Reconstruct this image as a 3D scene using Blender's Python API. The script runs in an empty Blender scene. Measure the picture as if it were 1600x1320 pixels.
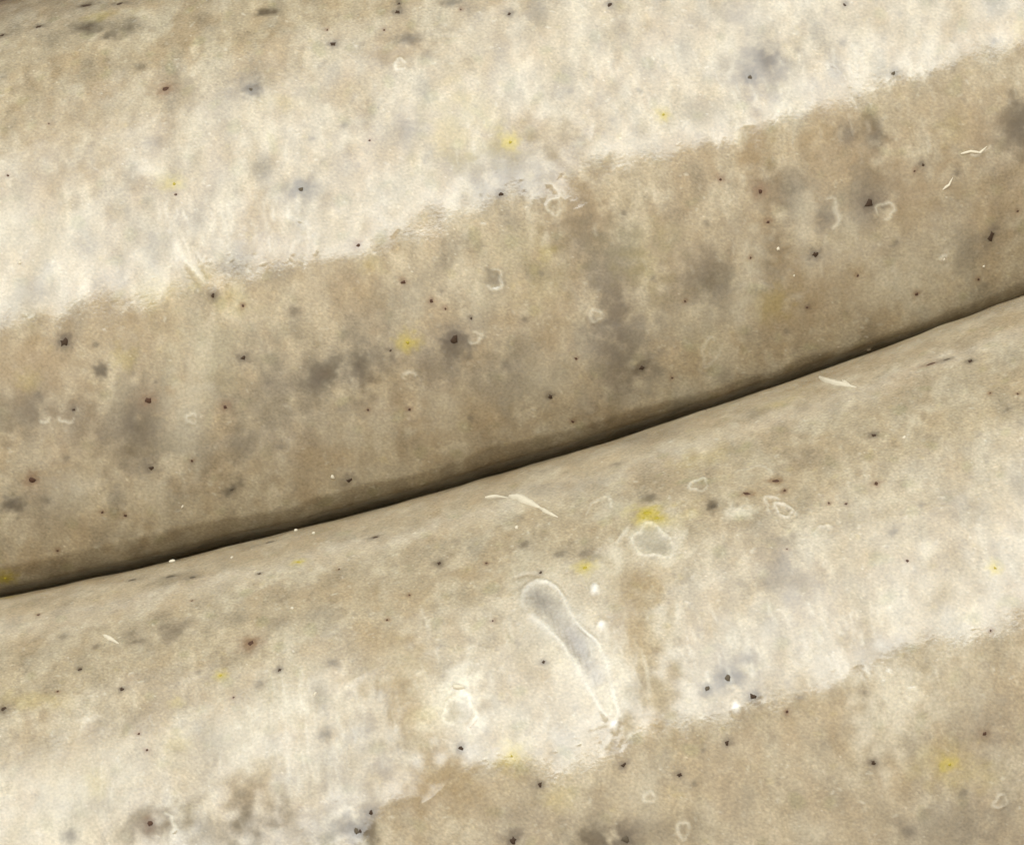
import bpy, math, random
import numpy as np
from mathutils import Vector, Matrix

# ---------------------------------------------------------------- camera (1 unit = 1 cm)
sc = bpy.context.scene
sc.unit_settings.system = 'METRIC'
sc.unit_settings.scale_length = 0.01
R = 1.40                       # sausage radius
PX = 0.0025                    # cm per photo pixel at the crease
ELEV = math.radians(50.0)
ROLL = math.radians(16.2)
DIST = 22.0
C_DIR = np.array([0.0, -math.cos(ELEV), math.sin(ELEV)])       # towards the camera
U_DIR = np.array([0.0, math.sin(ELEV), math.cos(ELEV)])        # picture up before roll
LOOK = np.array([0.0, -R, R]) + (R + 0.18) * U_DIR
CAM = LOOK + DIST * C_DIR
X_AX = np.array([1.0, 0.0, 0.0])
RIGHT = math.cos(ROLL) * X_AX - math.sin(ROLL) * U_DIR
UP = math.sin(ROLL) * X_AX + math.cos(ROLL) * U_DIR
cam_data = bpy.data.cameras.new('camera')
cam = bpy.data.objects.new('camera', cam_data)
sc.collection.objects.link(cam)
cam.matrix_world = Matrix(((RIGHT[0], UP[0], C_DIR[0], CAM[0]),
                           (RIGHT[1], UP[1], C_DIR[1], CAM[1]),
                           (RIGHT[2], UP[2], C_DIR[2], CAM[2]), (0, 0, 0, 1)))
cam_data.sensor_width = 36.0
cam_data.lens = 36.0 * DIST / (1600 * PX)
cam_data.clip_start = 0.5
cam_data.clip_end = 1000.0
sc.camera = cam

# ---------------------------------------------------------------- world, lamps, exposure
world = bpy.data.worlds.new('World')
sc.world = world
world.use_nodes = True
bg = world.node_tree.nodes['Background']
bg.inputs['Color'].default_value = (1.0, 0.935, 0.805, 1)
bg.inputs['Strength'].default_value = 0.22

TARGET = Vector((0, 0, R))
def area_lamp(name, elev, dist, sx, sy, power, color, gradient=False, azim=0.0, aim=TARGET):
    d = bpy.data.lights.new(name, 'AREA')
    d.shape = 'RECTANGLE'; d.size = sx; d.size_y = sy
    d.energy = power; d.color = color
    o = bpy.data.objects.new(name, d)
    sc.collection.objects.link(o)
    e = math.radians(elev)
    v = Vector((0, -math.cos(e), math.sin(e)))
    tang = Vector((0, math.sin(e), math.cos(e)))       # towards growing elevation
    if azim:
        m = Matrix.Rotation(math.radians(azim), 3, 'Z'); v = m @ v; tang = m @ tang
    x = tang.cross(v)
    o.matrix_world = Matrix(((x.x, tang.x, v.x, 0), (x.y, tang.y, v.y, 0), (x.z, tang.z, v.z, 0), (0, 0, 0, 1)))
    o.location = aim + v * dist
    return o
# overhead softbox: its near edge is what draws the sharp lower limit of each highlight;
# three diffuser strips, the front one the brightest
E_EDGE = 67.5
def softbox_strip(name, e0, e1, radiance, dist=34.0, width=70.0):
    em = (e0 + e1) / 2
    sy = 2 * dist * math.tan(math.radians((e1 - e0) / 2))
    # area lamp radiance = power / (pi * area)
    return area_lamp(name, em, dist, width, sy, radiance * math.pi * width * sy, (0.955, 1.0, 0.998))
softbox_strip('softbox_rim', E_EDGE, E_EDGE + 11, 3.9)
softbox_strip('softbox_front', E_EDGE + 11, E_EDGE + 36, 2.75)
softbox_strip('softbox_middle', E_EDGE + 36, E_EDGE + 52, 2.0, 34.0)
softbox_strip('softbox_rear', E_EDGE + 52, E_EDGE + 68, 0.8, 34.0)
# broad, weak, warm light of the room in front (fills the lower faces evenly)
softbox_strip('room_fill', 2, 62, 0.72, 60.0, 120.0).data.color = (1.0, 0.895, 0.74)

sc.view_settings.view_transform = 'Standard'
sc.view_settings.look = 'None'
sc.view_settings.exposure = 0.0
sc.view_settings.gamma = 1.0

# ---------------------------------------------------------------- helpers
def smooth(e0, e1, x):
    t = np.clip((x - e0) / (e1 - e0), 0, 1)
    return t * t * (3 - 2 * t)

STEP = 0.0060
NS, NB = 900, 1466             # periodic texture domain: 5.40 cm x 8.796 cm (about one girth)
LS, LB = NS * STEP, NB * STEP
fs = np.fft.fftfreq(NS, STEP)[:, None]
fb = np.fft.rfftfreq(NB, STEP)[None, :]

def field(rng, wl, stretch=1.0, band=0.45, lean=0.28, slope=0.0):
    """Unit-variance band-limited random field; wl in photo pixels, stretch = elongation round the girth.
    slope>0 adds longer and shorter waves."""
    w = rng.standard_normal((NS, NB))
    F = np.fft.rfft2(w)
    a = fs + lean * fb * (1 if stretch > 1 else 0)
    k = np.sqrt(a ** 2 + (fb * stretch) ** 2) + 1e-9
    k0 = 1.0 / (wl * PX)
    if slope:
        H = 1.0 / (1 + (k / k0) ** slope)
        H = H * (k > 1e-6)
    else:
        H = np.exp(-(np.log(k / k0) / band) ** 2)
    H[0, 0] = 0
    f = np.fft.irfft2(F * H, s=(NS, NB))
    return (f / f.std()).astype(np.float64)

class Sausage:
    """Surface point = centreline(s) + (radius + h) * direction(theta).
    theta = 0 faces the camera's elevation, positive towards the top and back."""
    def __init__(self, y0, z0, kap, off, rad, seed):
        self.y0, self.z0, self.kap, self.off, self.rad = y0, z0, kap, off, rad
        self.rng = np.random.default_rng(seed)
        self.half = 6.6
    def radius(self, s):
        t = np.clip(np.abs(s) / self.half, 0, 1)
        cap = np.sqrt(np.clip(1 - np.clip((np.abs(s) - (self.half - 1.5)) / 1.5, 0, 1) ** 2.4, 0, 1))
        return self.rad * cap
    def base(self, s, th, h=0.0):
        x = s
        y = self.y0 + 0.5 * self.kap * (s - self.off) ** 2
        dy = self.kap * (s - self.off)
        n = 1 / np.sqrt(1 + dy * dy)
        a = ELEV + th                                  # elevation above the horizontal, from -y
        r = self.radius(s) + h
        hy = -np.cos(a); hz = np.sin(a)
        # horizontal normal of centreline in the table plane
        return np.stack([x + r * hy * (-dy * n), y + r * hy * n, self.z0 + r * hz + 0 * s], -1)
    def project(self, s, th, h=0.0):
        p = self.base(s, th, h) - CAM
        d = -(p @ C_DIR)
        f = cam_data.lens / 36.0 * 1600
        return 800 + f * (p @ RIGHT) / d, 660 - f * (p @ UP) / d
    def at(self, px, py):
        """surface coordinates (s, theta) of a photo pixel"""
        if not hasattr(self, 'lut'):
            s = np.linspace(-3.2, 3.2, 120)[:, None]; t = np.radians(np.linspace(-60, 85, 120))[None, :]
            S, T = np.broadcast_arrays(s, t)
            self.lut = (S, T) + self.project(S, T)
        S, T, X, Y = self.lut
        i = np.argmin((X - px) ** 2 + (Y - py) ** 2)
        s, t = float(S.flat[i]), float(T.flat[i])
        for _ in range(8):
            x, y = self.project(np.array(s), np.array(t)); e = 1e-4
            x1, y1 = self.project(np.array(s + e), np.array(t)); x2, y2 = self.project(np.array(s), np.array(t + e))
            J = np.array([[(x1 - x) / e, (x2 - x) / e], [(y1 - y) / e, (y2 - y) / e]], dtype=float)
            try: d = np.linalg.solve(J, np.array([px - x, py - y], dtype=float))
            except np.linalg.LinAlgError: break
            d = np.clip(d, -0.15, 0.15); s += d[0]; t += d[1]
            t = min(t, math.radians(88))
        return s, t

upper = Sausage(+R + 0.11, R + 0.13, 0.050, -0.15, R + 0.13, 11)
lower = Sausage(-R, R, 0.050, -0.15, R, 23)

# ---- regular (s, b) grids, b = girth arc length measured from theta = 0
sg = (np.arange(NS) - NS / 2) * STEP
bg_ = (np.arange(NB) - NB / 2) * STEP

def win(arr_shape, s, b, rad):
    i = int(round(s / STEP + NS / 2)); j = int(round(b / STEP + NB / 2)); w = int(rad / STEP) + 2
    i0, i1 = max(i - w, 0), min(i + w + 1, NS); j0, j1 = max(j - w, 0), min(j + w + 1, NB)
    if i0 >= i1 or j0 >= j1: return None
    return slice(i0, i1), slice(j0, j1)

class Skin:
    def __init__(self, sa):
        self.sa = sa; self.h = np.zeros((NS, NB)); self.col = np.zeros((NS, NB, 3)); self.gl = np.zeros((NS, NB))
        self.wob = field(sa.rng, 14, 1.0) * 0.22       # makes every blot outline ragged
        self.wob3 = field(sa.rng, 70, 1.4) * 0.25
        self.wob2 = field(sa.rng, 34, 1.0) * 0.22
    def loc(self, px, py):
        s, t = self.sa.at(px, py); return s, t * self.sa.rad
    def blob(self, px, py, rx, ry=None, ang=0.0, rag=1.0, soft=0.5):
        """mask 0..1 of a ragged blot, rx ry in photo pixels, ang = lean in the picture (deg)"""
        ry = rx if ry is None else ry
        s, b = self.loc(px, py)
        w = win(None, s, b, max(rx, ry) * PX * 2.4)
        if w is None: return None, None
        A = sg[w[0]][:, None] - s; B = bg_[w[1]][None, :] - b
        a = math.radians(ang) - ROLL
        u = (A * math.cos(a) + B * math.sin(a)) / (rx * PX); v = (-A * math.sin(a) + B * math.cos(a)) / (ry * PX)
        big = min(max(rx, ry) / 14.0, 4.0); d = np.sqrt(u * u + v * v) + rag * (self.wob[w] / max(big, 1) * 0.8 + self.wob2[w] * (0.8 if big < 2 else 1.0) + (self.wob3[w] if big > 1.6 else 0))
        return w, 1 - smooth(1 - soft, 1 + soft, d)
    def tint(self, px, py, rx, ry, col, amt, ang=0.0, rag=1.0, soft=0.75):
        w, m = self.blob(px, py, rx, ry, ang, rag, soft)
        if w is None: return
        m = (m * amt)[..., None]
        self.col[w] = self.col[w] * (1 - m) + np.array(col) * m
    def dry(self, px, py, rx, ry, amt, ang=0.0, soft=0.8, rag=1.0):
        """a patch where the moist film has dried off"""
        w, m = self.blob(px, py, rx, ry, ang, rag, soft)
        if w is not None: self.gl[w] *= 1 - m * amt
    def bump(self, px, py, rx, ry, hgt, ang=0.0, rag=0.4, soft=0.9):
        w, m = self.blob(px, py, rx, ry, ang, rag, soft)
        if w is None: return
        self.h[w] += m * hgt * PX
    def line(self, pts, wid, hgt, col=None, amt=0.0, pixels=True, fade=True):
        """ridge (hgt>0) or groove along a polyline of photo pixels or (s,b)"""
        P = [self.loc(*p) if pixels else p for p in pts]
        P = np.array(P)
        # resample smooth
        n = max(int(len(P) * 6), 8)
        t = np.linspace(0, len(P) - 1, n); Q = np.stack([np.interp(t, np.arange(len(P)), P[:, k]) for k in (0, 1)], -1)
        if len(P) > 2:
            for _ in range(8): Q[1:-1] = (Q[:-2] + 2 * Q[1:-1] + Q[2:]) / 4
        lo = Q.min(0) - wid * PX * 3; hi = Q.max(0) + wid * PX * 3
        i0 = max(int(lo[0] / STEP + NS / 2), 0); i1 = min(int(hi[0] / STEP + NS / 2) + 2, NS)
        j0 = max(int(lo[1] / STEP + NB / 2), 0); j1 = min(int(hi[1] / STEP + NB / 2) + 2, NB)
        if i0 >= i1 or j0 >= j1: return
        A = sg[i0:i1][:, None]; B = bg_[j0:j1][None, :]
        best = np.full((i1 - i0, j1 - j0), 1e9); par = np.zeros_like(best)
        for k in range(n - 1):
            a, c = Q[k], Q[k + 1]; d = c - a; L2 = d @ d + 1e-12
            tt = np.clip(((A - a[0]) * d[0] + (B - a[1]) * d[1]) / L2, 0, 1)
            q = (A - a[0] - tt * d[0]) ** 2 + (B - a[1] - tt * d[1]) ** 2
            m = q < best; best[m] = q[m]; par[m] = ((k + tt) / (n - 1))[m]
        g = np.exp(-best / (wid * PX) ** 2)
        if fade: g = g * np.clip(4 * par * (1 - par), 0, 1) ** 0.5
        self.h[i0:i1, j0:j1] += g * hgt * PX
        if col is not None:
            m = (g * amt)[..., None]
            self.col[i0:i1, j0:j1] = self.col[i0:i1, j0:j1] * (1 - m) + np.array(col) * m

# ---- pigments (linear base colours that stay put whatever the light)
BASE = np.array([0.445, 0.362, 0.238])
PALE = np.array([0.54, 0.472, 0.345])
TAN = np.array([0.318, 0.226, 0.120])
GREY = np.array([0.150, 0.120, 0.076])
PURP = np.array([0.22, 0.172, 0.115])
YEL = np.array([0.50, 0.39, 0.07])
OLIVE = np.array([0.31, 0.28, 0.14])
DARK = np.array([0.07, 0.042, 0.020])
RED = np.array([0.19, 0.095, 0.050])
CREAM = np.array([0.80, 0.74, 0.60])

def base_skin(k, dark=1.0):
    rng = k.sa.rng
    n_big = field(rng, 190, 1.3); n_mid = field(rng, 75, 1.7); n_sm = field(rng, 30, 1.5); n_ti = field(rng, 13, 1.2); n_gr = field(rng, 6, 1.0)
    c = np.broadcast_to(BASE, (NS, NB, 3)).copy()
    def mix(col, m):
        nonlocal c
        m = np.clip(m, 0, 1)[..., None]; c = c * (1 - m) + col * m
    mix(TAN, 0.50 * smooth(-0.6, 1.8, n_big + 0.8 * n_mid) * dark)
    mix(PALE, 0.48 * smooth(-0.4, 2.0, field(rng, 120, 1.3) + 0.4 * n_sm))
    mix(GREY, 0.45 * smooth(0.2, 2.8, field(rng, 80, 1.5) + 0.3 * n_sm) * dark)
    mix(TAN, 0.36 * smooth(0.4, 2.4, field(rng, 46, 1.6)) * dark)
    mix(PURP, 0.32 * smooth(1.2, 2.6, field(rng, 34, 1.2)))
    mix(OLIVE, 0.38 * smooth(1.2, 2.6, field(rng, 60, 1.0)))
    mix(YEL, 0.10 * smooth(1.8, 3.0, field(rng, 34, 1.0)))
    mix(GREY, 0.30 * smooth(2.2, 3.2, field(rng, 14, 1.0)))
    mix(PALE, 0.36 * smooth(1.0, 2.8, field(rng, 18, 1.3)))
    mix(CREAM, 0.40 * smooth(2.5, 3.4, field(rng, 8, 1.0)))
    c *= (1 + 0.024 * n_ti + 0.050 * n_gr + 0.028 * n_sm + 0.045 * n_mid * dark + 0.035 * field(rng, 50, 1.6) * dark)[..., None] * (1 + 0.05 * rng.standard_normal((NS, NB, 1)))
    k.col = c
    # relief: broad undulation, girthwise wrinkles, fine pebbling of the moist casing
    h = 0.7 * field(rng, 300, 1.0) + 0.30 * field(rng, 110, 1.3) + 0.11 * field(rng, 52, 1.4)
    fib = field(rng, 20, 2.2); h += 0.016 * (1 - np.abs(fib)) + 0.020 * field(rng, 24, 1.4)
    h += 0.013 * field(rng, 11, 1.3) + 0.007 * field(rng, 6.5, 1.1)
    k.gl = 1 + 0.13 * field(rng, 150, 1.3) + 0.09 * field(rng, 45, 1.3)
    k.h = h * PX
    # scattered hair-fine threads and nicks on the casing
    for _ in range(900):
        s = rng.uniform(-2.6, 2.6); b = rng.uniform(-1.3, 2.1); a = rng.uniform(0, 6.28); L = rng.uniform(3, 12) * PX; cv = rng.uniform(-1.6, 1.6)
        pts = []
        for q in range(4):
            pts.append((s, b)); s += math.cos(a) * L / 3; b += math.sin(a) * L / 3; a += cv / 3
        g = rng.uniform(0.5, 1.0)
        k.line(pts, rng.uniform(1.1, 1.9), g * 0.55, CREAM, 0.42 * g, pixels=False)

def ring(k, px, py, rx, ry, ang=0, hgt=1.6, wid=2.6, fill=None, arc=(0, 360), amt=0.55):
    pts = []; hgt *= 0.85; amt *= 0.85; wid *= 0.85
    for q in range(29):
        t = math.radians(arc[0] + (arc[1] - arc[0]) * q / 28)
        wv = 1 + 0.14 * math.sin(3 * t + px) + 0.10 * math.sin(5 * t + py); x = rx * math.cos(t) * wv; y = ry * math.sin(t) * wv
        a = math.radians(ang); pts.append((px + x * math.cos(a) - y * math.sin(a), py - x * math.sin(a) - y * math.cos(a)))
    if fill is not None:
        k.tint(px, py, rx, ry, fill, 0.6, ang); k.bump(px, py, rx * .8, ry * .8, -hgt * 0.8, ang)
    k.line(pts[:11], wid, hgt, CREAM, amt); k.line(pts[8:21], wid * 1.25, hgt, CREAM, amt); k.line(pts[18:], wid * .8, hgt * .8, CREAM, amt * .7)

def edge_shift(k, pts, width=130.0):
    """Broad tilts of the casing that move the lower limit of the highlight: pts = (photo x, shift px),
    taken where the undisturbed limit lies."""
    sa = k.sa
    S = []; T = []
    for x, d in pts:
        # undisturbed limit at theta of the lamp edge mirror
        lo, hi = -3.4, 3.4
        for _ in range(40):
            m = (lo + hi) / 2
            if sa.project(np.array(m), np.array(TH_EDGE))[0] < x: lo = m
            else: hi = m
        S.append(lo); T.append(d / 560.0)
    tilt = np.interp(sg, S, T)
    ker = np.exp(-0.5 * (np.arange(-12, 13) / 3.5) ** 2); ker /= ker.sum()
    tilt = np.convolve(np.pad(tilt, 12, mode='edge'), ker, 'valid')
    B = bg_[None, :] - TH_EDGE * sa.rad
    w = np.exp(-0.5 * (B / (width * PX)) ** 2)
    k.h += tilt[:, None] * B * w
TH_EDGE = math.radians((E_EDGE - 50) / 2)

EU = [(0, -8), (200, -22), (330, -22), (560, -46), (700, -26), (800, -28), (845, -52), (876, -56), (890, -8), (1000, -55), (1100, -62), (1150, -96), (1168, -40), (1300, -57), (1450, -54), (1600, -58)]
EL = [(0, 20), (500, 0), (570, -20), (605, 10), (670, 105), (700, 85), (730, 60), (760, 56), (850, 30), (960, 28), (1010, 40), (1060, 30), (1130, 24), (1220, 34), (1300, 42), (1600, 16)]

# ================================================================= back sausage
U = Skin(upper); base_skin(U, 1.0)
edge_shift(U, EU)

# ================================================================= front sausage
Lw = Skin(lower); base_skin(Lw, 0.75)
edge_shift(Lw, EL)


# blots: px, py, rx, ry, pigment, amount, lean
def blots(k, rows, soft=0.98):
    for r in rows:
        x, y, rx, ry, c, a = r[:6]
        rx *= 1.12; ry *= 1.12
        if c is YEL: a *= 0.8
        if c is GREY or c is PURP: a = min(a * (1.75 if k is U else 1.4), 0.92)
        if c is TAN: a *= 1.2 if k is U else 0.7
        k.tint(x, y, rx, ry, c, a, r[6] if len(r) > 6 else 0.0, soft=soft)
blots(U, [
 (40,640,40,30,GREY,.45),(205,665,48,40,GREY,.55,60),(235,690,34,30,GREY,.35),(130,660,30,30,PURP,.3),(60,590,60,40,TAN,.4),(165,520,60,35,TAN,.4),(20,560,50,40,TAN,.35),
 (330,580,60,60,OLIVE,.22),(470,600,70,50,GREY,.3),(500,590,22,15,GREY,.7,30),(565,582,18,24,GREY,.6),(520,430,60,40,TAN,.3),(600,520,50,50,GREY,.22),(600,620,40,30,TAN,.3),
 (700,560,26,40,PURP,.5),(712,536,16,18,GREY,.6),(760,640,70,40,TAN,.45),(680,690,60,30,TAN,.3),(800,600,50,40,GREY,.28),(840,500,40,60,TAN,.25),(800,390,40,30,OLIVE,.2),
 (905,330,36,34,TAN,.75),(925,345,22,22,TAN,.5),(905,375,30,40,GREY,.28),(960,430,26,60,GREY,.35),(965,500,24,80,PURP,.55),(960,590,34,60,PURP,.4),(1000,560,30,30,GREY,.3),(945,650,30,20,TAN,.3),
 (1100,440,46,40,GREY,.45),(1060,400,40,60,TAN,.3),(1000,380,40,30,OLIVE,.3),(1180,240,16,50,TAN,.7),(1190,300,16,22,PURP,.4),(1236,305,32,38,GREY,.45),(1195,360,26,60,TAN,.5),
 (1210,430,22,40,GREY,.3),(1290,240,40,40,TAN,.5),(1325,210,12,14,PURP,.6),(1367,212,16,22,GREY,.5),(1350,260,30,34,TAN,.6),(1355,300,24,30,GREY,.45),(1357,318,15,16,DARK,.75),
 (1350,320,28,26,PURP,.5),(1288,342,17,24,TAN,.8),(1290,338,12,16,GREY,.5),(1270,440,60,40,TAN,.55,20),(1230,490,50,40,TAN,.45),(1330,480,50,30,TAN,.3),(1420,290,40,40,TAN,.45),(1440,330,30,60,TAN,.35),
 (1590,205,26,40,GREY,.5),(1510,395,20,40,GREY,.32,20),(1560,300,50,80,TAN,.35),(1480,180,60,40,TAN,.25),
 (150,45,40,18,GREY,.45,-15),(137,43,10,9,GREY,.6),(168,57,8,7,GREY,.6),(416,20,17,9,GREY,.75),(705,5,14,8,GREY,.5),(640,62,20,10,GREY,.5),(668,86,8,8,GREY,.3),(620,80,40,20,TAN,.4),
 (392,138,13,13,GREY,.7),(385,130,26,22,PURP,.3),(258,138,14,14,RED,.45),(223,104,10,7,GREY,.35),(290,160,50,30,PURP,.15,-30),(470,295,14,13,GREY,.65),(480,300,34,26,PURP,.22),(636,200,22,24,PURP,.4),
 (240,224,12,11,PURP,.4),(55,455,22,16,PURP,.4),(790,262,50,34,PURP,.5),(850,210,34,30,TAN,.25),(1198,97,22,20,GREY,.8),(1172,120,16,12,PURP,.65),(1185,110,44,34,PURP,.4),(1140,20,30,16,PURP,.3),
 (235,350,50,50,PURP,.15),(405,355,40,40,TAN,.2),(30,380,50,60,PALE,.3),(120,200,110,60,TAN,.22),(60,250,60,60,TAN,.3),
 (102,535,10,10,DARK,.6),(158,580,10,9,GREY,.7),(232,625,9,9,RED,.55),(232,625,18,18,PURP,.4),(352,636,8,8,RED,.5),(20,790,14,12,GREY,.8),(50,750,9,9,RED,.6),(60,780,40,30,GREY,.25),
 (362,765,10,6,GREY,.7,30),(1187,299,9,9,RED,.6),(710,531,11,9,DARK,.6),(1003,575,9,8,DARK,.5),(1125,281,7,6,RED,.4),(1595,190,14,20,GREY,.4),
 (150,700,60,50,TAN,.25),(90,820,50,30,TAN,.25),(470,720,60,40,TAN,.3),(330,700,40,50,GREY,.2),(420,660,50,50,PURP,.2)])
blots(U, [(165,25,26,12,YEL,.35),(265,283,16,12,YEL,.45),(240,265,18,12,CREAM,.35),(240,458,30,16,YEL,.28),(310,430,14,14,YEL,.2),(718,200,40,44,YEL,.25),(797,222,12,14,YEL,.75),(780,240,40,26,YEL,.16),
 (1036,180,9,9,YEL,.5),(637,535,14,13,YEL,.65),(360,465,22,18,YEL,.28),(195,560,14,14,YEL,.3),(440,155,24,12,YEL,.16),(850,440,30,40,YEL,.14),(1010,430,30,26,YEL,.16),(1212,472,24,22,YEL,.3),
 (1595,45,12,16,YEL,.3),(45,595,14,12,YEL,.25),(8,908,14,12,YEL,.7),(580,415,12,10,YEL,.25),(855,395,10,8,YEL,.25),(1490,200,16,20,YEL,.15),(1100,540,20,20,YEL,.12)])
blots(U, [(290,640,26,60,PALE,.5,-10),(300,560,20,60,PALE,.35),(400,480,30,30,PALE,.3),(560,680,30,20,PALE,.4),(860,600,50,30,PALE,.4),(1170,420,14,70,PALE,.65,-4),(1255,350,12,50,PALE,.6,10),(1080,500,50,30,PALE,.25),
 (1310,350,30,50,PALE,.35),(1410,450,60,40,PALE,.45),(1480,400,40,40,PALE,.3),(1050,620,50,20,PALE,.3),(240,780,20,30,PALE,.4),(110,770,26,26,PALE,.35),(700,650,16,26,PALE,.4),(180,640,12,40,PALE,.3),(60,720,20,20,PALE,.3),
 (750,450,26,30,PALE,.4),(640,480,20,30,PALE,.25),(1120,560,16,26,PALE,.35),(200,890,60,12,PALE,.2),(560,740,60,14,PALE,.25)])

blots(Lw, [
 (392,1005,18,15,RED,.5),(392,1005,9,8,RED,.35),(270,982,22,18,PURP,.5),(240,1000,40,30,PURP,.2),(560,930,60,24,TAN,.25),(600,1010,60,50,TAN,.35),(620,1080,40,50,TAN,.4),(430,975,16,12,PURP,.3),
 (235,1287,26,18,PURP,.7),(395,1240,28,46,TAN,.75,-10),(390,1275,20,30,PURP,.5),(557,1298,22,20,GREY,.8),(600,1200,12,12,PURP,.5),(507,1145,10,10,GREY,.45),(570,1140,14,18,PURP,.4),(540,1200,40,40,PURP,.25),(655,1110,30,90,TAN,.45,20),(720,1235,60,26,TAN,.4),(330,1180,30,50,PURP,.25),(300,1290,60,26,GREY,.3),(480,1290,60,30,GREY,.3),(100,1260,50,20,GREY,.25),(180,1250,40,40,PURP,.18),(60,1180,50,40,TAN,.2),
 (111,1306,9,9,GREY,.6),(200,1130,40,20,PURP,.22),(740,1230,50,30,TAN,.35),(650,1250,60,40,TAN,.35),(930,1310,22,16,GREY,.7),(978,1306,18,16,DARK,.6),(802,1310,10,14,DARK,.5),(860,1290,60,30,PURP,.25),
 (1137,1058,16,15,GREY,.8),(1140,1060,8,8,DARK,.4),(1105,1076,8,8,GREY,.6),(1170,1030,12,12,PURP,.45),(1120,1060,50,36,PURP,.22),(1225,892,34,34,PURP,.45),(1200,1000,60,30,PURP,.14),(1490,790,26,16,PURP,.25),
 (1114,790,11,9,GREY,.6),(1012,780,10,10,GREY,.5),(1240,725,60,26,TAN,.2),(1180,760,60,24,TAN,.2),(980,940,24,60,TAN,.5,-6),(990,900,40,24,TAN,.5),(1000,1010,20,60,TAN,.3),(880,760,60,16,GREY,.25),(1260,715,20,14,PURP,.3),
 (1390,1015,40,16,TAN,.6,14),(1310,1060,50,40,TAN,.4),(1160,1170,26,22,TAN,.35),(1220,1120,60,40,TAN,.25),(1540,1140,26,40,PURP,.35),(1480,1290,60,26,GREY,.35),(1440,1200,60,50,TAN,.2),(1030,1280,60,30,TAN,.25),
 (730,660,40,12,TAN,.2),(500,960,30,10,PURP,.25),(720,898,34,10,TAN,.5),(150,960,60,12,TAN,.2),(60,1010,50,20,TAN,.15),(1390,1010,30,12,PURP,.3),(1225,905,14,30,PURP,.2),(1165,630,40,12,TAN,.2)])
blots(Lw, [(1018,806,22,16,YEL,.9,-15),(1026,812,36,20,YEL,.3),(915,887,12,10,YEL,.85),(1475,1197,30,26,YEL,.3),(1485,1190,9,9,YEL,.55),(1540,1212,20,16,YEL,.22),(1555,888,8,8,YEL,.55),(800,1180,18,18,YEL,.5),
 (467,877,8,7,YEL,.5),(148,1225,14,18,YEL,.35),(275,1160,18,14,YEL,.22),(680,1118,24,12,YEL,.3),(1210,632,22,12,YEL,.35),(1100,715,40,22,YEL,.2),(50,1095,30,12,YEL,.25),(345,1055,8,6,YEL,.5),(275,1095,8,8,YEL,.35),(875,1245,18,16,YEL,.25),(1475,1197,4,4,YEL,.8)])
blots(Lw, [(830,880,40,24,PALE,.5),(850,905,50,14,PALE,.3),(930,900,26,30,PALE,.5),(440,1090,50,60,PALE,.35,10),(620,1040,30,20,PALE,.4),(700,1100,40,40,CREAM,.35),(1390,1100,40,50,CREAM,.45),(1490,1070,30,40,PALE,.4),
 (140,1220,60,50,PALE,.3),(380,1140,60,50,PALE,.3),(1010,860,46,26,PALE,.6),(960,800,26,20,PALE,.6),(1155,800,18,12,CREAM,.5),(470,1000,30,20,PALE,.3),(1010,1250,26,40,PALE,.35),(1280,1310,40,20,PALE,.35),(80,1280,60,40,CREAM,.25)])

GU = [(134,9,8,'d',2.2,0),(187,7,6,'d',2,0),(60,43,6,'d',1.5,0),(3,56,6,'d'),(137,43,6,'g'),(168,57,5,'g'),(258,138,8,'r'),(392,139,6,'g'),(520,68,6,'d'),(470,295,8,'g'),(621,19,6,'d'),(623,6,4,'d'),
 (795,20,5,'d'),(952,5,5,'d'),(538,196,3.5,'g'),(577,218,3,'r'),(560,384,5,'r'),(783,304,6,'d'),(274,303,3.5,'r'),(333,462,6,'d'),(630,441,4.5,'r'),(100,535,8,'d'),(380,559,6,'d'),(232,625,7,'r'),(115,640,4,'d'),
 (352,636,5,'r'),(710,530,9,'d',1.4,30),(612,560,5,'g'),(610,547,3,'d'),(236,731,6,'d'),(50,750,7,'r'),(70,782,5,'g'),(103,716,4,'g'),(196,805,4,'r'),(545,750,6,'d',1.4,40),(362,765,6,'g',2,35),(1003,575,7,'d'),
 (1187,299,6,'r'),(1125,281,4,'r'),(1357,318,9,'d'),(1273,397,7,'d'),(1441,257,4,'d'),(1428,267,3,'r'),(1548,370,9,'d',2.3,65),(1174,72,4,'g'),(1396,115,5.5,'g'),(891,142,4,'g'),(1320,6,4,'d'),(1316,68,3.5,'g'),
 (1553,68,3.5,'g'),(1172,120,6,'g'),(860,619,4.5,'d'),(895,659,4,'r'),(1199,346,4,'r'),(1261,480,4,'g'),(1493,272,4,'g'),(1432,459,4,'r'),(1529,437,3,'r'),(847,429,3,'g'),(975,335,3,'g'),(1020,436,3,'g'),
 (380,478,3,'r'),(460,487,5,'g'),(696,482,3,'r'),(674,470,4,'r'),(736,497,3,'d'),(575,640,3,'r'),(486,217,3,'g'),(12,274,3,'r'),(76,193,2.5,'r'),(600,47,3,'r'),(511,47,3,'r'),(720,15,3,'r'),(1000,142,2.5,'g'),
 (1261,480,3,'r'),(945,505,3,'g'),(790,570,4,'g'),(820,500,3,'g'),(690,455,3,'g'),(244,597,3,'g'),(60,620,4,'g'),(150,540,3,'g'),(420,600,4,'g'),(640,640,4,'r'),(735,655,3,'g'),(1070,470,3,'r'),(1105,350,3,'g'),
 (160,800,3,'r'),(90,860,3,'r'),(300,720,3,'r'),(440,700,3,'g'),(900,560,3,'r'),(1050,590,3,'r'),(1230,520,3,'g'),(1340,430,3,'r'),(1400,380,3,'g'),(1590,330,3,'r'),(1172,402,3,'r')]
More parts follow.
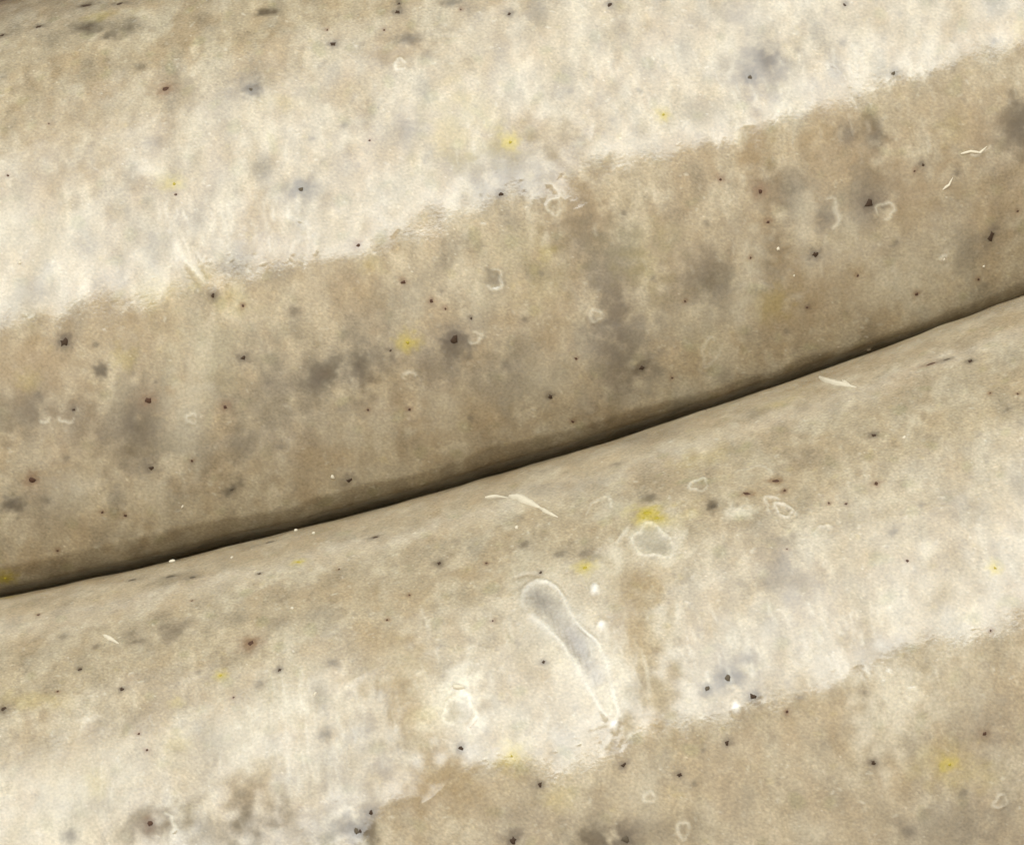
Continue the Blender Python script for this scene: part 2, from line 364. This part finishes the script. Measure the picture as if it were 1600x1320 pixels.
GL = [(235,1287,7,'r'),(586,839,6,'d',1.8,10),(686,880,6,'d'),(405,896,4,'d'),(267,901,8,'g',2.4,5),(301,902,8,'g',2.2,0),(207,906,7,'g',2.4,0),(422,847,7,'g',3,5),(392,1005,6,'r'),(437,1047,4.5,'d'),(407,1069,5,'g'),
 (190,1076,5,'d'),(6,1108,6,'d'),(125,1046,4,'d'),(100,993,4,'g'),(721,1171,5,'d'),(580,1269,6,'d'),(557,1298,7,'g'),(542,1271,5,'g'),(111,1306,5,'g'),(217,1146,3.5,'r'),(230,1172,4,'r'),(507,1145,4,'g'),
 (605,969,3,'r'),(1365,681,6,'d'),(1369,755,5,'r'),(1212,751,6,'r',2.2,-15),(1167,771,6,'r',2,-20),(1226,766,4,'r'),(1114,791,6,'g'),(962,725,5,'g',1.5,10),(845,894,3,'d'),(819,850,4.5,'g'),(911,866,5,'g'),(874,866,5,'g'),
 (850,1035,4,'d'),(1137,1060,9,'g'),(1105,1076,6,'g'),(1176,1088,7,'d'),(1170,1030,4,'g'),(974,1195,4.5,'d',1.6,50),(844,1225,5,'d'),(1062,1210,4.5,'d'),(1136,1160,4.5,'d'),(802,1312,7,'d'),(978,1310,9,'g'),
 (1365,1191,4.5,'d'),(1395,832,4,'g'),(1539,1146,4.5,'r'),(1516,565,6,'d'),(1230,860,2.5,'r'),(1418,878,3,'r'),(1160,625,4,'g',3,5),(1455,570,8,'r',3.5,8),(1480,563,7,'g',3,8),(700,765,4,'g',2,5),(345,1055,4,'y'),
 (205,990,4,'g'),(211,1004,4,'g',2,30),(90,1080,3,'r'),(365,1090,3,'r'),(310,1050,3,'g'),(300,938,3,'r'),(520,1035,5,'g',2,-25),(563,1298,4,'d'),(1350,1081,3,'g'),(1230,1112,4,'r'),
 (1085,1225,3,'g'),(1548,985,3,'r'),(1295,786,3,'r'),(1322,787,3,'r'),(1440,790,3,'g'),(1575,640,3,'g'),(1590,615,3,'r'),(1547,613,3,'r'),(1100,1170,2.5,'g'),(1250,1090,2.5,'g'),(1420,1300,5,'g'),(1505,1240,4,'g'),
 (1015,778,5,'g'),(1100,640,3,'r'),(920,700,3,'g'),(760,880,3,'r'),(640,930,3,'r'),(530,890,3,'r'),(60,960,4,'r'),(150,1010,3,'g'),(690,1010,3,'g'),(770,970,3,'r')]
GUy = [(797,222,5,'y'),(637,535,5,'y'),(272,286,4,'y'),(1037,180,3.5,'y'),(8,910,7,'y')]
GLy = [(1012,802,9,'y',1.3,-20),(1026,810,6,'y'),(1006,810,5,'y'),(914,887,6,'y'),(1555,888,4,'y'),(1485,1195,4,'y'),(800,1182,4,'y'),(467,878,5,'y',1.6,0)]
CRU = [(1475,405,4,'c'),(1537,417,4,'c'),(520,745,6,'c'),(285,792,4,'c',2,60),(1215,388,5,'c'),(30,410,5,'c'),(580,385,3,'c'),(1240,430,3,'c'),(1365,560,3,'c',2,20)]
CRL = [(285,864,6,'c',1.6,0),(490,832,3.5,'c'),(362,870,4,'c',.5,0),(465,825,5,'c'),(492,1083,5,'c',.6,-15),(715,1077,8,'c',2.4,-5),(807,823,5,'c'),(1413,683,4,'c'),(456,950,4,'c')]
for k, rows in ((U, GU + GUy), (Lw, GL + GLy)):        # pigment that has bled round each grain
    for r in rows:
        asp = math.sqrt(r[4]) if len(r) > 4 else 1.0; ang = r[5] if len(r) > 5 else 0
        c = YEL if r[3] == 'y' else {'d': DARK, 'r': RED, 'g': GREY}[r[3]]
        k.tint(r[0], r[1], r[2] * 1.3 * asp, r[2] * 1.3 / asp, c, 0.62, ang, rag=0.9)
        k.tint(r[0], r[1], r[2] * 2.6 * asp, r[2] * 2.6 / asp, YEL if r[3] == 'y' else TAN if r[3] == 'r' else PURP, 0.30, ang, rag=0.7)

blots(U, [(1199,97,15,13,DARK,.62),(1172,121,9,8,DARK,.45),(1288,345,10,12,DARK,.4),(205,668,26,22,DARK,.30),(50,635,20,15,DARK,.28),(20,790,11,9,DARK,.55),(416,20,13,6,DARK,.45),(137,44,9,7,DARK,.5),
 (392,140,9,8,DARK,.45),(470,296,9,8,DARK,.45),(500,590,15,10,DARK,.5,30),(565,583,11,16,DARK,.42),(710,545,14,16,DARK,.35),(636,202,11,11,DARK,.22),(790,264,20,14,DARK,.15),(1238,300,14,18,DARK,.3),
 (1368,212,9,14,DARK,.35),(1326,211,7,9,DARK,.35),(1593,205,16,26,DARK,.35),(1510,394,9,20,DARK,.22,-25),(960,505,12,44,DARK,.22),(1105,440,22,20,DARK,.18),(158,580,8,7,DARK,.4),(800,590,20,24,DARK,.15),(640,62,12,6,DARK,.35)])
blots(Lw, [(557,1298,14,13,DARK,.5),(978,1308,14,14,DARK,.5),(930,1312,14,12,DARK,.4),(235,1287,12,9,DARK,.35),(1137,1058,11,9,DARK,.45),(1225,892,16,18,DARK,.10),(270,982,12,7,DARK,.2),(1114,791,7,6,DARK,.35),(395,1250,12,24,DARK,.18),(1030,1300,60,20,GREY,.2),(1539,1146,12,20,DARK,.15)])
# bubbles, crescents and nicks standing on the casing
ring(U, 866,325,10,13, 10, fill=None); ring(U, 771,438,14,16, 0, hgt=2.0, fill=GREY, arc=(-150, 110)); ring(U, 931,494,9,9, 0, fill=None); ring(U, 1112,550,13,22, -20, hgt=1.0, wid=3, arc=(90, 400), amt=.3)
ring(U, 1383,330,14,12, 20, hgt=1.6, arc=(-120, 200)); ring(U, 1292,336,18,24, 0, hgt=1.6, wid=4, arc=(-70, 100), amt=.5); ring(U, 625,100,8,8, 0, hgt=1.4); ring(U, 105,655,11,6, 0, hgt=1.6, arc=(150, 380))
ring(U, 70,655,8,6, 20, arc=(180, 360)); ring(U, 742,528,10,9, 0, arc=(-150, 120)); ring(U, 1530,232,16,8, 30, arc=(180, 340)); ring(U, 1475,405,4,4, 0); ring(U, 640,590,9,8, 0, hgt=1.2, arc=(0, 220)); ring(U, 300,655,8,7)
ring(Lw, 1092,757,14,9, 10, hgt=2.0); ring(Lw, 1224,796,14,9, -35, hgt=2.2); ring(Lw, 1212,790,18,12, -35, hgt=1.4, arc=(90, 270)); ring(Lw, 1180,742,26,14, 0, hgt=1.0, arc=(0, 180), amt=.25)
ring(Lw, 940,800,22,20, 0, hgt=1.4, wid=3, amt=.4, arc=(20, 200)); ring(Lw, 1287,833,12,12, 0, hgt=1.2, amt=.3, arc=(30, 190)); ring(Lw, 1564,1252,12,8, 50, hgt=1.6); ring(Lw, 255,1287,18,16, 10, hgt=1.6, wid=3, arc=(-60, 80), amt=.6)
ring(Lw, 1068,1297,9,13, 0, hgt=1.2); ring(Lw, 1015,1245,9,8, 0, hgt=1.0); ring(Lw, 1425,1085,8,10, 0, hgt=.8, amt=.3)
# pit with a whitish rim below the yellow fleck
Lw.tint(1018,846,44,36,CREAM,.35); Lw.tint(1020,846,24,20,GREY,.42,-20); Lw.tint(1034,856,12,10,DARK,.12); ring(Lw, 1020,846,32,23, -22, hgt=2.0, wid=3.4, amt=.35); Lw.bump(1020,846,22,17,-3.0,-20)
Lw.line([(962,850),(975,832),(985,820)], 3, 1.5, CREAM, .4)
# white-rimmed bubble
Lw.tint(715,1100,40,40,CREAM,.35); Lw.tint(718,1114,20,20,PURP,.45); ring(Lw, 720,1114,24,25, 0, hgt=2.6, wid=4.5, amt=.7, arc=(-70, 250)); Lw.line([(706,1078),(716,1077),(728,1079)], 4, 3, CREAM, .8)
# long scar: a shallow grey channel between two swollen lips
scar = [(836,928),(852,944),(872,966),(892,990),(906,1012),(920,1036),(932,1056),(940,1074)]
Lw.line([(822,912)] + scar + [(950,1100),(960,1132)], 40, 2.4, CREAM, .55)
Lw.line(scar[:5], 21, -2.8, (0.25, 0.215, 0.175), .66, fade=False); Lw.line(scar[3:6], 12, -2.4, (0.36, 0.32, 0.28), .75, fade=False); Lw.line(scar[5:], 15, -2.2, (0.38, 0.335, 0.29), .7); Lw.dry(880,990,24,70,.15,30)
Lw.tint(843,938,24,19,GREY,.35,-30); Lw.tint(848,944,8,16,DARK,.14,-20)
for pts, w, h, m in (([(818,950),(815,930),(824,912),(842,905)], 3.4, 1.2, .22), ([(836,906),(856,908),(872,920),(884,940)], 3.0, 2.4, .5), ([(880,934),(890,955),(902,976)], 4.2, 1.4, .3),
    ([(898,970),(914,988),(930,1000),(940,1016)], 3.2, 2.2, .5), ([(936,1012),(948,1036),(954,1062)], 5, 1.5, .28), ([(952,1058),(960,1090),(968,1118),(974,1130)], 3.4, 2.0, .45),
    ([(826,956),(846,972),(866,990)], 6, 1.4, .30), ([(860,986),(878,1004),(890,1026)], 3.4, 1.6, .38), ([(888,1020),(904,1044),(914,1064)], 5.5, 1.1, .3), ([(912,1062),(926,1086),(938,1108),(950,1126)], 3.6, 1.8, .42)):
    Lw.line(pts, w, h * 1.15, (0.76, 0.72, 0.63), m + .06)
for x0 in range(0, 9): Lw.line([(838 + x0 * 11, 918 + x0 * 17), (842 + x0 * 11.5, 946 + x0 * 17)], 1.6, .5, GREY if x0 < 3 else PURP, .35)
Lw.line([(905,1000),(912,1030),(918,1050)], 2, 0.8); Lw.line([(925,1010),(922,1040)], 2, .6)
for x, y in ((960,1132),(929,918),(940,977),(1150,1105)): Lw.bump(x, y, 6, 9, 2.2, rag=.3); Lw.tint(x, y, 5, 8, (0.85, 0.82, 0.75), .8, rag=.3)  # small raised spots, their white glints put into the colour
Lw.line([(800,905),(825,896),(850,902)], 4, -1.2, TAN, .35)
# dried patches
for a in ((1008,970,30,120,.85,4),(1030,1085,30,50,.75,0),(990,890,50,30,.5,0),(655,1120,36,120,.85,20),(720,1225,46,24,.7,-10),(1290,1120,1,1,0,0),(600,1010,60,60,.35,0),(395,1245,26,50,.7,-10),(235,1290,40,26,.6,0),(60,1160,60,40,.4,0),(300,1200,40,50,.35,0),(560,1290,60,30,.45,0),(120,1290,60,30,.45,0),(330,1290,60,30,.5,0),(200,1100,60,30,.3,0),(480,1240,24,40,.4,0)): Lw.dry(a[0],a[1],a[2],a[3],a[4],a[5])
for a in ((1325,200,60,14,.5,10),(1190,235,30,30,.5,0),(860,215,36,30,.35,0),(400,355,40,40,.3,0),(235,350,50,50,.2,0),(640,80,50,24,.35,0),(920,250,40,40,.35,0),(120,200,100,60,.25,0)): U.dry(a[0],a[1],a[2],a[3],a[4],a[5])
wr = np.random.default_rng(77)
def streaks(k, x0, x1, y0, y1, n, lng, hgt, amt, lean=0.12):  # fine wrinkles in relief, with pale streak highlights painted into the colour
    for _ in range(n):
        x = wr.uniform(x0, x1); y = wr.uniform(y0, y1); L = wr.uniform(0.4, 1.0) * lng; g = wr.uniform(0.4, 1); sl = lean + wr.normal() * 0.15
        k.line([(x, y), (x + sl * L * .4 + wr.normal() * 2, y + L * .35), (x + sl * L * .8 + wr.normal() * 2, y + L * .7), (x + sl * L, y + L)], wr.uniform(1.6, 4.2), hgt * g * wr.choice([1, 1, -1]), CREAM, amt * g)
streaks(Lw, 120, 620, 1050, 1270, 90, 46, .7, .13); streaks(Lw, 400, 560, 1030, 1200, 34, 60, .9, .18); streaks(Lw, 1050, 1400, 930, 1060, 70, 40, .6, .22, .3)
streaks(U, 250, 500, 300, 400, 50, 40, .6, .22); streaks(U, 900, 1500, 60, 220, 70, 40, .5, .2, .2); streaks(U, 0, 1500, 200, 420, 60, 30, .5, .18); streaks(Lw, 640, 1000, 950, 1160, 60, 36, .5, .2)
# girthwise folds
Lw.line([(936,858),(962,872),(976,900),(990,950),(1002,1010),(1008,1070),(1022,1120)], 13, -3.0)
Lw.line([(1000,1010),(1012,1050),(1016,1090)], 3, 1.2, CREAM, .3)
Lw.line([(560,1060),(600,1130),(632,1190),(680,1240)], 24, -6.5)
Lw.line([(300,1060),(320,1150),(330,1260)], 26, -2.2); Lw.line([(430,1060),(440,1140),(470,1240)], 18, 2.2); Lw.line([(140,1120),(160,1200),(190,1300)], 20, -1.6)
U.line([(272,370),(288,405),(306,430),(322,450)], 5, 1.6, CREAM, .3); U.line([(300,385),(316,410),(326,436)], 3, 1.0, CREAM, .2); U.line([(262,360),(280,400)], 3, -1)
U.bump(858,316,26,22,2.6,-30); U.line([(846,282),(866,292),(880,312),(882,334)], 6, 2.0, PALE, .3); U.line([(870,280),(892,300),(905,326)], 18, -1.2)
U.line([(1148,190),(1156,215),(1160,240)], 7, 2.6, CREAM, .25); U.line([(1166,200),(1172,240),(1170,280)], 12, -2.4)
U.line([(1170,300),(1168,370),(1172,460)], 9, 1.4); U.line([(1385,120),(1392,150)], 3, 1.0, CREAM, .3); U.line([(395,330),(398,360),(396,400)], 4, .8); U.line([(440,330),(462,342),(480,350)], 4, .9, CREAM, .2)
U.line([(1290,90),(1310,110),(1330,140)], 5, 1.0); U.line([(1262,70),(1280,100)], 4, .8); U.line([(612,372),(622,356)], 2.5, 1.6, TAN, .6)
U.line([(750,20),(748,120),(752,220)], 9, -1.2); U.line([(700,60),(690,150),(700,230)], 30, 1.2)


# ---- where the two press together the back one is squashed: it turns in along a soft fold, then sharply at the seam
def fold(k, pts, lean, soft, waver):
    P = np.array([k.loc(*p) for p in pts])
    line = np.interp(sg, P[:, 0], P[:, 1])
    ker = np.exp(-0.5 * (np.arange(-40, 41) / 16.0) ** 2); ker /= ker.sum()
    line = np.convolve(np.pad(line, 40, mode='edge'), ker, 'valid') + waver * (0.006 * field(k.sa.rng, 260, 1.0)[:, 0] + 0.003 * field(k.sa.rng, 90, 1.0)[:, 3])
    d = line[:, None] - bg_[None, :]
    return lean * 0.5 * (d + np.sqrt(d * d + soft * soft)) * (bg_[None, :] > -1.75)
U.h -= fold(U, [(0, 884), (200, 846), (400, 800), (600, 750), (800, 697), (1000, 640), (1150, 598), (1280, 556), (1400, 514), (1500, 480), (1600, 444)], 0.36, 0.010, 1.0)
U.h -= fold(U, [(0, 934), (200, 887), (400, 837), (600, 784), (800, 727), (1000, 666), (1200, 598), (1400, 528), (1600, 469)], 0.47, 0.020, 0.3)

# ---------------------------------------------------------------- meshes
def coarse(a, b, n): return list(np.linspace(a, b, n, endpoint=False))
def build_casing(k, th_lo, th_hi, mat, parent):
    sa = k.sa
    s_d = np.arange(-2.46, 2.46, STEP)
    caps = sa.half - 1.5 * (1 - np.cos(np.linspace(0, math.pi / 2, 16)))     # dense towards the tips
    left = np.concatenate([-np.sort(caps)[::-1], np.linspace(-(sa.half - 1.5), -2.46, 44)[1:-1]])
    s = np.unique(np.concatenate([left, s_d, -left]))
    t_d = np.arange(th_lo, th_hi, STEP / sa.rad)
    rest = np.linspace(th_hi, th_lo + 2 * math.pi, 90, endpoint=False)
    th = np.concatenate([t_d, rest])
    n, m = len(s), len(th)
    S, T = np.meshgrid(s, th, indexing='ij')
    Tw = (T + math.pi) % (2 * math.pi) - math.pi
    i = np.round(S / STEP + NS / 2).astype(int) % NS
    j = np.round(Tw * sa.rad / STEP + NB / 2).astype(int) % NB
    capf = sa.radius(S) / sa.rad
    # back half and far ends keep the relief, but pressed parts only where they are
    h = k.h[i, j] * capf
    P = sa.base(S, T, h).reshape(-1, 3)
    me = bpy.data.meshes.new('casing')
    a = (np.arange(n - 1)[:, None] * m + np.arange(m)[None, :]); b = (np.arange(n - 1)[:, None] * m + (np.arange(m)[None, :] + 1) % m)
    quads = np.stack([a, b, b + m, a + m], -1).reshape(-1, 4)[:, ::-1]
    me.vertices.add(n * m); me.vertices.foreach_set('co', P.astype(np.float32).ravel())
    nf = len(quads)
    me.loops.add(nf * 4); me.loops.foreach_set('vertex_index', quads.astype(np.int32).ravel())
    me.polygons.add(nf); me.polygons.foreach_set('loop_start', np.arange(0, nf * 4, 4, dtype=np.int32))
    try: me.polygons.foreach_set('loop_total', np.full(nf, 4, dtype=np.int32))
    except Exception: pass
    me.update(calc_edges=True)
    me.polygons.foreach_set('use_smooth', np.ones(nf, dtype=bool))
    at = me.color_attributes.new('pigment', 'FLOAT_COLOR', 'POINT')
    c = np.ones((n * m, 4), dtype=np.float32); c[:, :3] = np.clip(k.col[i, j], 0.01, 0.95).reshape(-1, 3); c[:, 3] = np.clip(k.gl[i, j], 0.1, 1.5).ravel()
    at.data.foreach_set('color', c.ravel())
    me.validate()
    me.materials.append(mat)
    o = bpy.data.objects.new('casing', me); sc.collection.objects.link(o); o.parent = parent
    return o

def nodes(name):
    m = bpy.data.materials.new(name); m.use_nodes = True
    nt = m.node_tree; return m, nt, nt.nodes['Principled BSDF']

def casing_material():
    m, nt, p = nodes('moist_casing')
    at = nt.nodes.new('ShaderNodeAttribute'); at.attribute_name = 'pigment'
    tc = nt.nodes.new('ShaderNodeTexCoord')
    n1 = nt.nodes.new('ShaderNodeTexNoise'); n1.inputs['Scale'].default_value = 85; n1.inputs['Detail'].default_value = 3
    n2 = nt.nodes.new('ShaderNodeTexNoise'); n2.inputs['Scale'].default_value = 30; n2.inputs['Detail'].default_value = 4; n2.inputs['Roughness'].default_value = 0.65
    for n in (n1, n2): nt.links.new(tc.outputs['Object'], n.inputs['Vector'])
    mr = nt.nodes.new('ShaderNodeMapRange'); mr.inputs['From Min'].default_value = 0.3; mr.inputs['From Max'].default_value = 0.7
    mr.inputs['To Min'].default_value = 0.86; mr.inputs['To Max'].default_value = 1.14
    nt.links.new(n1.outputs['Fac'], mr.inputs['Value'])
    mul = nt.nodes.new('ShaderNodeVectorMath'); mul.operation = 'SCALE'
    nt.links.new(at.outputs['Color'], mul.inputs[0]); nt.links.new(mr.outputs['Result'], mul.inputs['Scale'])
    nt.links.new(mul.outputs['Vector'], p.inputs['Base Color'])
    bp = nt.nodes.new('ShaderNodeBump'); bp.inputs['Strength'].default_value = 0.11; bp.inputs['Distance'].default_value = 0.004
    nt.links.new(n1.outputs['Fac'], bp.inputs['Height']); nt.links.new(bp.outputs['Normal'], p.inputs['Normal'])
    mr2 = nt.nodes.new('ShaderNodeMapRange'); mr2.inputs['From Min'].default_value = 0.3; mr2.inputs['From Max'].default_value = 0.7
    mr2.inputs['To Min'].default_value = 0.13; mr2.inputs['To Max'].default_value = 0.24
    nt.links.new(n2.outputs['Fac'], mr2.inputs['Value']); nt.links.new(mr2.outputs['Result'], p.inputs['Roughness'])
    p.inputs['IOR'].default_value = 1.50
    for nm, v in (('Specular IOR Level', 0.75), ('Coat Weight', 0.95)):
        g = nt.nodes.new('ShaderNodeMath'); g.operation = 'MULTIPLY'; g.inputs[1].default_value = v; g.use_clamp = True
        nt.links.new(at.outputs['Alpha'], g.inputs[0]); nt.links.new(g.outputs[0], p.inputs[nm])
    p.inputs['Coat Roughness'].default_value = 0.13
    nt.links.new(bp.outputs['Normal'], p.inputs['Coat Normal'])
    p.inputs['Subsurface Weight'].default_value = 0.25
    p.inputs['Subsurface Radius'].default_value = (1.0, 0.7, 0.4)
    p.inputs['Subsurface Scale'].default_value = 0.08
    return m

def plain_material(name, col, rough=0.3, var=0.3, scale=60):
    m, nt, p = nodes(name)
    tc = nt.nodes.new('ShaderNodeTexCoord'); n = nt.nodes.new('ShaderNodeTexNoise'); n.inputs['Scale'].default_value = scale
    nt.links.new(tc.outputs['Object'], n.inputs['Vector'])
    r = nt.nodes.new('ShaderNodeMix'); r.data_type = 'RGBA'
    r.inputs[6].default_value = tuple(c * (1 - var) for c in col) + (1,); r.inputs[7].default_value = tuple(min(c * (1 + var), 1) for c in col) + (1,)
    nt.links.new(n.outputs['Fac'], r.inputs[0]); nt.links.new(r.outputs[2], p.inputs['Base Color'])
    p.inputs['Roughness'].default_value = rough; p.inputs['Specular IOR Level'].default_value = 0.25
    return m

def thing(name, label, cat):
    o = bpy.data.objects.new(name, None); sc.collection.objects.link(o)
    o['label'] = label; o['category'] = cat; o['group'] = 'pale sausages lying side by side'
    o.empty_display_size = 0.5
    return o
CAS = casing_material()
t_up = thing('sausage', 'pale speckled fresh sausage lying behind, one long straight highlight along its upper half', 'sausage')
t_lo = thing('sausage', 'pale speckled fresh sausage lying in front, with a long grey scar in its casing', 'sausage')
t_up.location = (0, R, 0); t_lo.location = (0, -R, 0)
bpy.context.view_layer.update()
for k, t, lo, hi in ((U, t_up, -50, 98), (Lw, t_lo, -28, 98)):
    o = build_casing(k, math.radians(lo), math.radians(hi), CAS, t)
    o.matrix_parent_inverse = t.matrix_world.inverted()


# ---- peppercorn grit, mustard-yellow flecks and shreds pressed into the casing: meshes of their own
def grain_mesh(name, seed, mat, flat=0.30):
    r = random.Random(seed); n = 9; v = []; f = []
    rad = [1 + r.uniform(-0.42, 0.34) for _ in range(n)]
    for ring_r, z in ((1.0, -0.25), (0.82, flat * 0.55), (0.42, flat)):
        for q in range(n):
            a = 2 * math.pi * q / n
            v.append((rad[q] * ring_r * math.cos(a), rad[q] * ring_r * math.sin(a), z + (r.uniform(-.06, .06) if z > 0 else 0)))
    v.append((0, 0, flat * 1.05))
    for lv in (0, 1):
        for q in range(n): a, b = lv * n + q, lv * n + (q + 1) % n; f.append((a, b, b + n, a + n))
    for q in range(n): f.append((2 * n + q, 2 * n + (q + 1) % n, 3 * n))
    m = bpy.data.meshes.new(name); m.from_pydata(v, [], f)
    m.polygons.foreach_set('use_smooth', [True] * len(f)); m.materials.append(mat); m.update()
    return m
M_DARK = plain_material('black_pepper', (0.058, 0.034, 0.019), 0.75)
M_RED = plain_material('brown_pepper', (0.085, 0.042, 0.024), 0.7)
M_GREY = plain_material('grey_pepper', (0.11, 0.085, 0.055), 0.7)
M_YEL = plain_material('mustard_yellow', (0.42, 0.33, 0.035), 0.35)
M_CRM = plain_material('cream_shred', (0.70, 0.62, 0.47), 0.3, 0.10)
G = {c: [grain_mesh('pepper_speck', 7 * q + sd, mt) for q in range(4)] for c, sd, mt in (('d', 1, M_DARK), ('r', 40, M_RED), ('g', 80, M_GREY))}
G['y'] = [grain_mesh('yellow_fleck', 200 + q, M_YEL) for q in range(3)]
G['c'] = [grain_mesh('cream_crumb', 300 + q, M_CRM, 0.6) for q in range(3)]
NM = {'d': 'pepper_speck', 'r': 'pepper_speck', 'g': 'pepper_speck', 'y': 'yellow_fleck', 'c': 'cream_crumb'}
prng = random.Random(5)
def surf(k, s, b):
    i = int(round(s / STEP + NS / 2)) % NS; j = int(round(b / STEP + NB / 2)) % NB
    h = k.h[i, j]; sa = k.sa
    P = lambda s_, t_: sa.base(np.array(s_), np.array(t_), h)
    p = P(s, b / sa.rad); e = 1e-3
    ds = P(s + e, b / sa.rad) - p; dt = P(s, b / sa.rad + e) - p
    ds /= np.linalg.norm(ds); dt -= ds * (dt @ ds); dt /= np.linalg.norm(dt)
    nn = np.cross(dt, ds); c = sa.base(np.array(s), np.array(b / sa.rad), -0.5)
    if nn @ (p - c) < 0: nn = -nn; 
    return p, ds, np.cross(nn, ds), nn
def place(k, root, mesh, name, px, py, rx, ry, ang=0.0, lift=0.0):
    s, b = k.loc(px, py)
    p, ds, dt, nn = surf(k, s, b)
    a = math.radians(ang) - ROLL
    x = ds * math.cos(a) + dt * math.sin(a); y = -ds * math.sin(a) + dt * math.cos(a)
    o = bpy.data.objects.new(name, mesh); sc.collection.objects.link(o)
    q = min(rx, ry) * PX
    w = Matrix(((x[0]*rx*PX, y[0]*ry*PX, nn[0]*q, p[0] + nn[0]*lift), (x[1]*rx*PX, y[1]*ry*PX, nn[1]*q, p[1] + nn[1]*lift),
                (x[2]*rx*PX, y[2]*ry*PX, nn[2]*q, p[2] + nn[2]*lift), (0, 0, 0, 1)))
    o.parent = root; o.matrix_parent_inverse = root.matrix_world.inverted(); o.matrix_basis = w
    return o
def grit(k, root, rows):
    for r in rows:
        if r[3] == 'g' and r[2] < 5.5: continue          # these lie under the skin: pigment only
        x, y, rad, c = r[:4]; asp = r[4] if len(r) > 4 else prng.uniform(0.75, 1.2); ang = r[5] if len(r) > 5 else prng.uniform(-90, 90)
        rad *= (0.66 if c in 'yg' else 0.76) * prng.uniform(0.8, 1.12)
        place(k, root, prng.choice(G[c]), NM[c], x, y, rad * math.sqrt(asp), rad / math.sqrt(asp), ang)
grit(U, t_up, GU + GUy + CRU); grit(Lw, t_lo, GL + GLy + CRL)
def shred(k, root, pts, wid, thick, seed):
    """a torn sliver: a tapering, slightly twisted strip lying on the casing"""
    r = random.Random(seed); v = []; f = []; n = 12
    pts = np.array(pts, float)
    for q in range(n + 1):
        t = q / n * (len(pts) - 1); i = min(int(t), len(pts) - 2); p0 = pts[i] * (1 - t + i) + pts[i + 1] * (t - i)
        s, b = k.loc(*p0); P, ds, dt, nn = surf(k, s, b)
        tp = math.sin(math.pi * (0.06 + 0.90 * q / n)) ** 0.7 * (1.25 - 0.7 * q / n)
        d = pts[min(i + 1, len(pts) - 1)] - pts[i]; a = math.atan2(-d[1], d[0]) - ROLL
        along = ds * math.cos(a) + dt * math.sin(a); side = np.cross(nn, along)
        w = wid * PX * tp * r.uniform(.85, 1.15); h = thick * PX * tp * r.uniform(.8, 1.2)
        for c, hh in ((-1, -.3), (-.75, .65), (-.1, 1.0), (.6, .75), (1, -.3)): v.append(tuple(P + side * w * c + nn * h * hh))
        if q:
            for m in range(4): a0 = (q - 1) * 5 + m; f.append((a0, a0 + 1, a0 + 6, a0 + 5))
    me = bpy.data.meshes.new('casing_shred'); me.from_pydata(v, [], f); me.polygons.foreach_set('use_smooth', [True] * len(f)); me.materials.append(M_CRM)
    o = bpy.data.objects.new('casing_shred', me); sc.collection.objects.link(o); o.parent = root; o.matrix_parent_inverse = root.matrix_world.inverted()
shred(Lw, t_lo, [(1280,588),(1292,594),(1308,598),(1322,601),(1338,604)], 8, 5, 1)
shred(Lw, t_lo, [(1316,594),(1324,600),(1332,604)], 4, 4, 2)
shred(Lw, t_lo, [(796,776),(812,778),(830,786),(846,794)], 9, 6, 3)
shred(Lw, t_lo, [(842,792),(858,802),(872,808)], 4, 3, 4)
shred(Lw, t_lo, [(162,992),(174,998),(186,1006)], 4, 3, 5)
shred(Lw, t_lo, [(758,777),(775,775),(795,778)], 3, 3, 6)
shred(U, t_up, [(1500,240),(1515,236),(1530,238),(1541,228)], 3, 3, 7)
shred(U, t_up, [(1472,296),(1482,288),(1488,276)], 2.5, 3, 8)


# ---------------------------------------------------------------- the board they lie on
bm_m, nt, p = nodes('dark_board')
tc = nt.nodes.new('ShaderNodeTexCoord'); mp = nt.nodes.new('ShaderNodeMapping'); mp.inputs['Scale'].default_value = (0.12, 1.6, 1)
nz = nt.nodes.new('ShaderNodeTexNoise'); nz.inputs['Scale'].default_value = 3; nz.inputs['Detail'].default_value = 8
cr = nt.nodes.new('ShaderNodeValToRGB'); cr.color_ramp.elements[0].color = (0.035, 0.02, 0.012, 1); cr.color_ramp.elements[1].color = (0.16, 0.095, 0.05, 1)
nt.links.new(tc.outputs['Object'], mp.inputs['Vector']); nt.links.new(mp.outputs['Vector'], nz.inputs['Vector'])
nt.links.new(nz.outputs['Fac'], cr.inputs['Fac']); nt.links.new(cr.outputs['Color'], p.inputs['Base Color']); p.inputs['Roughness'].default_value = 0.55
me = bpy.data.meshes.new('tabletop')
me.from_pydata([(x, y, z) for z in (-2.0, -0.012) for x, y in ((-40, -30), (40, -30), (40, 30), (-40, 30))], [],
               [(3, 2, 1, 0), (4, 5, 6, 7), (0, 1, 5, 4), (1, 2, 6, 5), (2, 3, 7, 6), (3, 0, 4, 7)])
me.materials.append(bm_m)
o = bpy.data.objects.new('tabletop', me); sc.collection.objects.link(o); o['kind'] = 'structure'
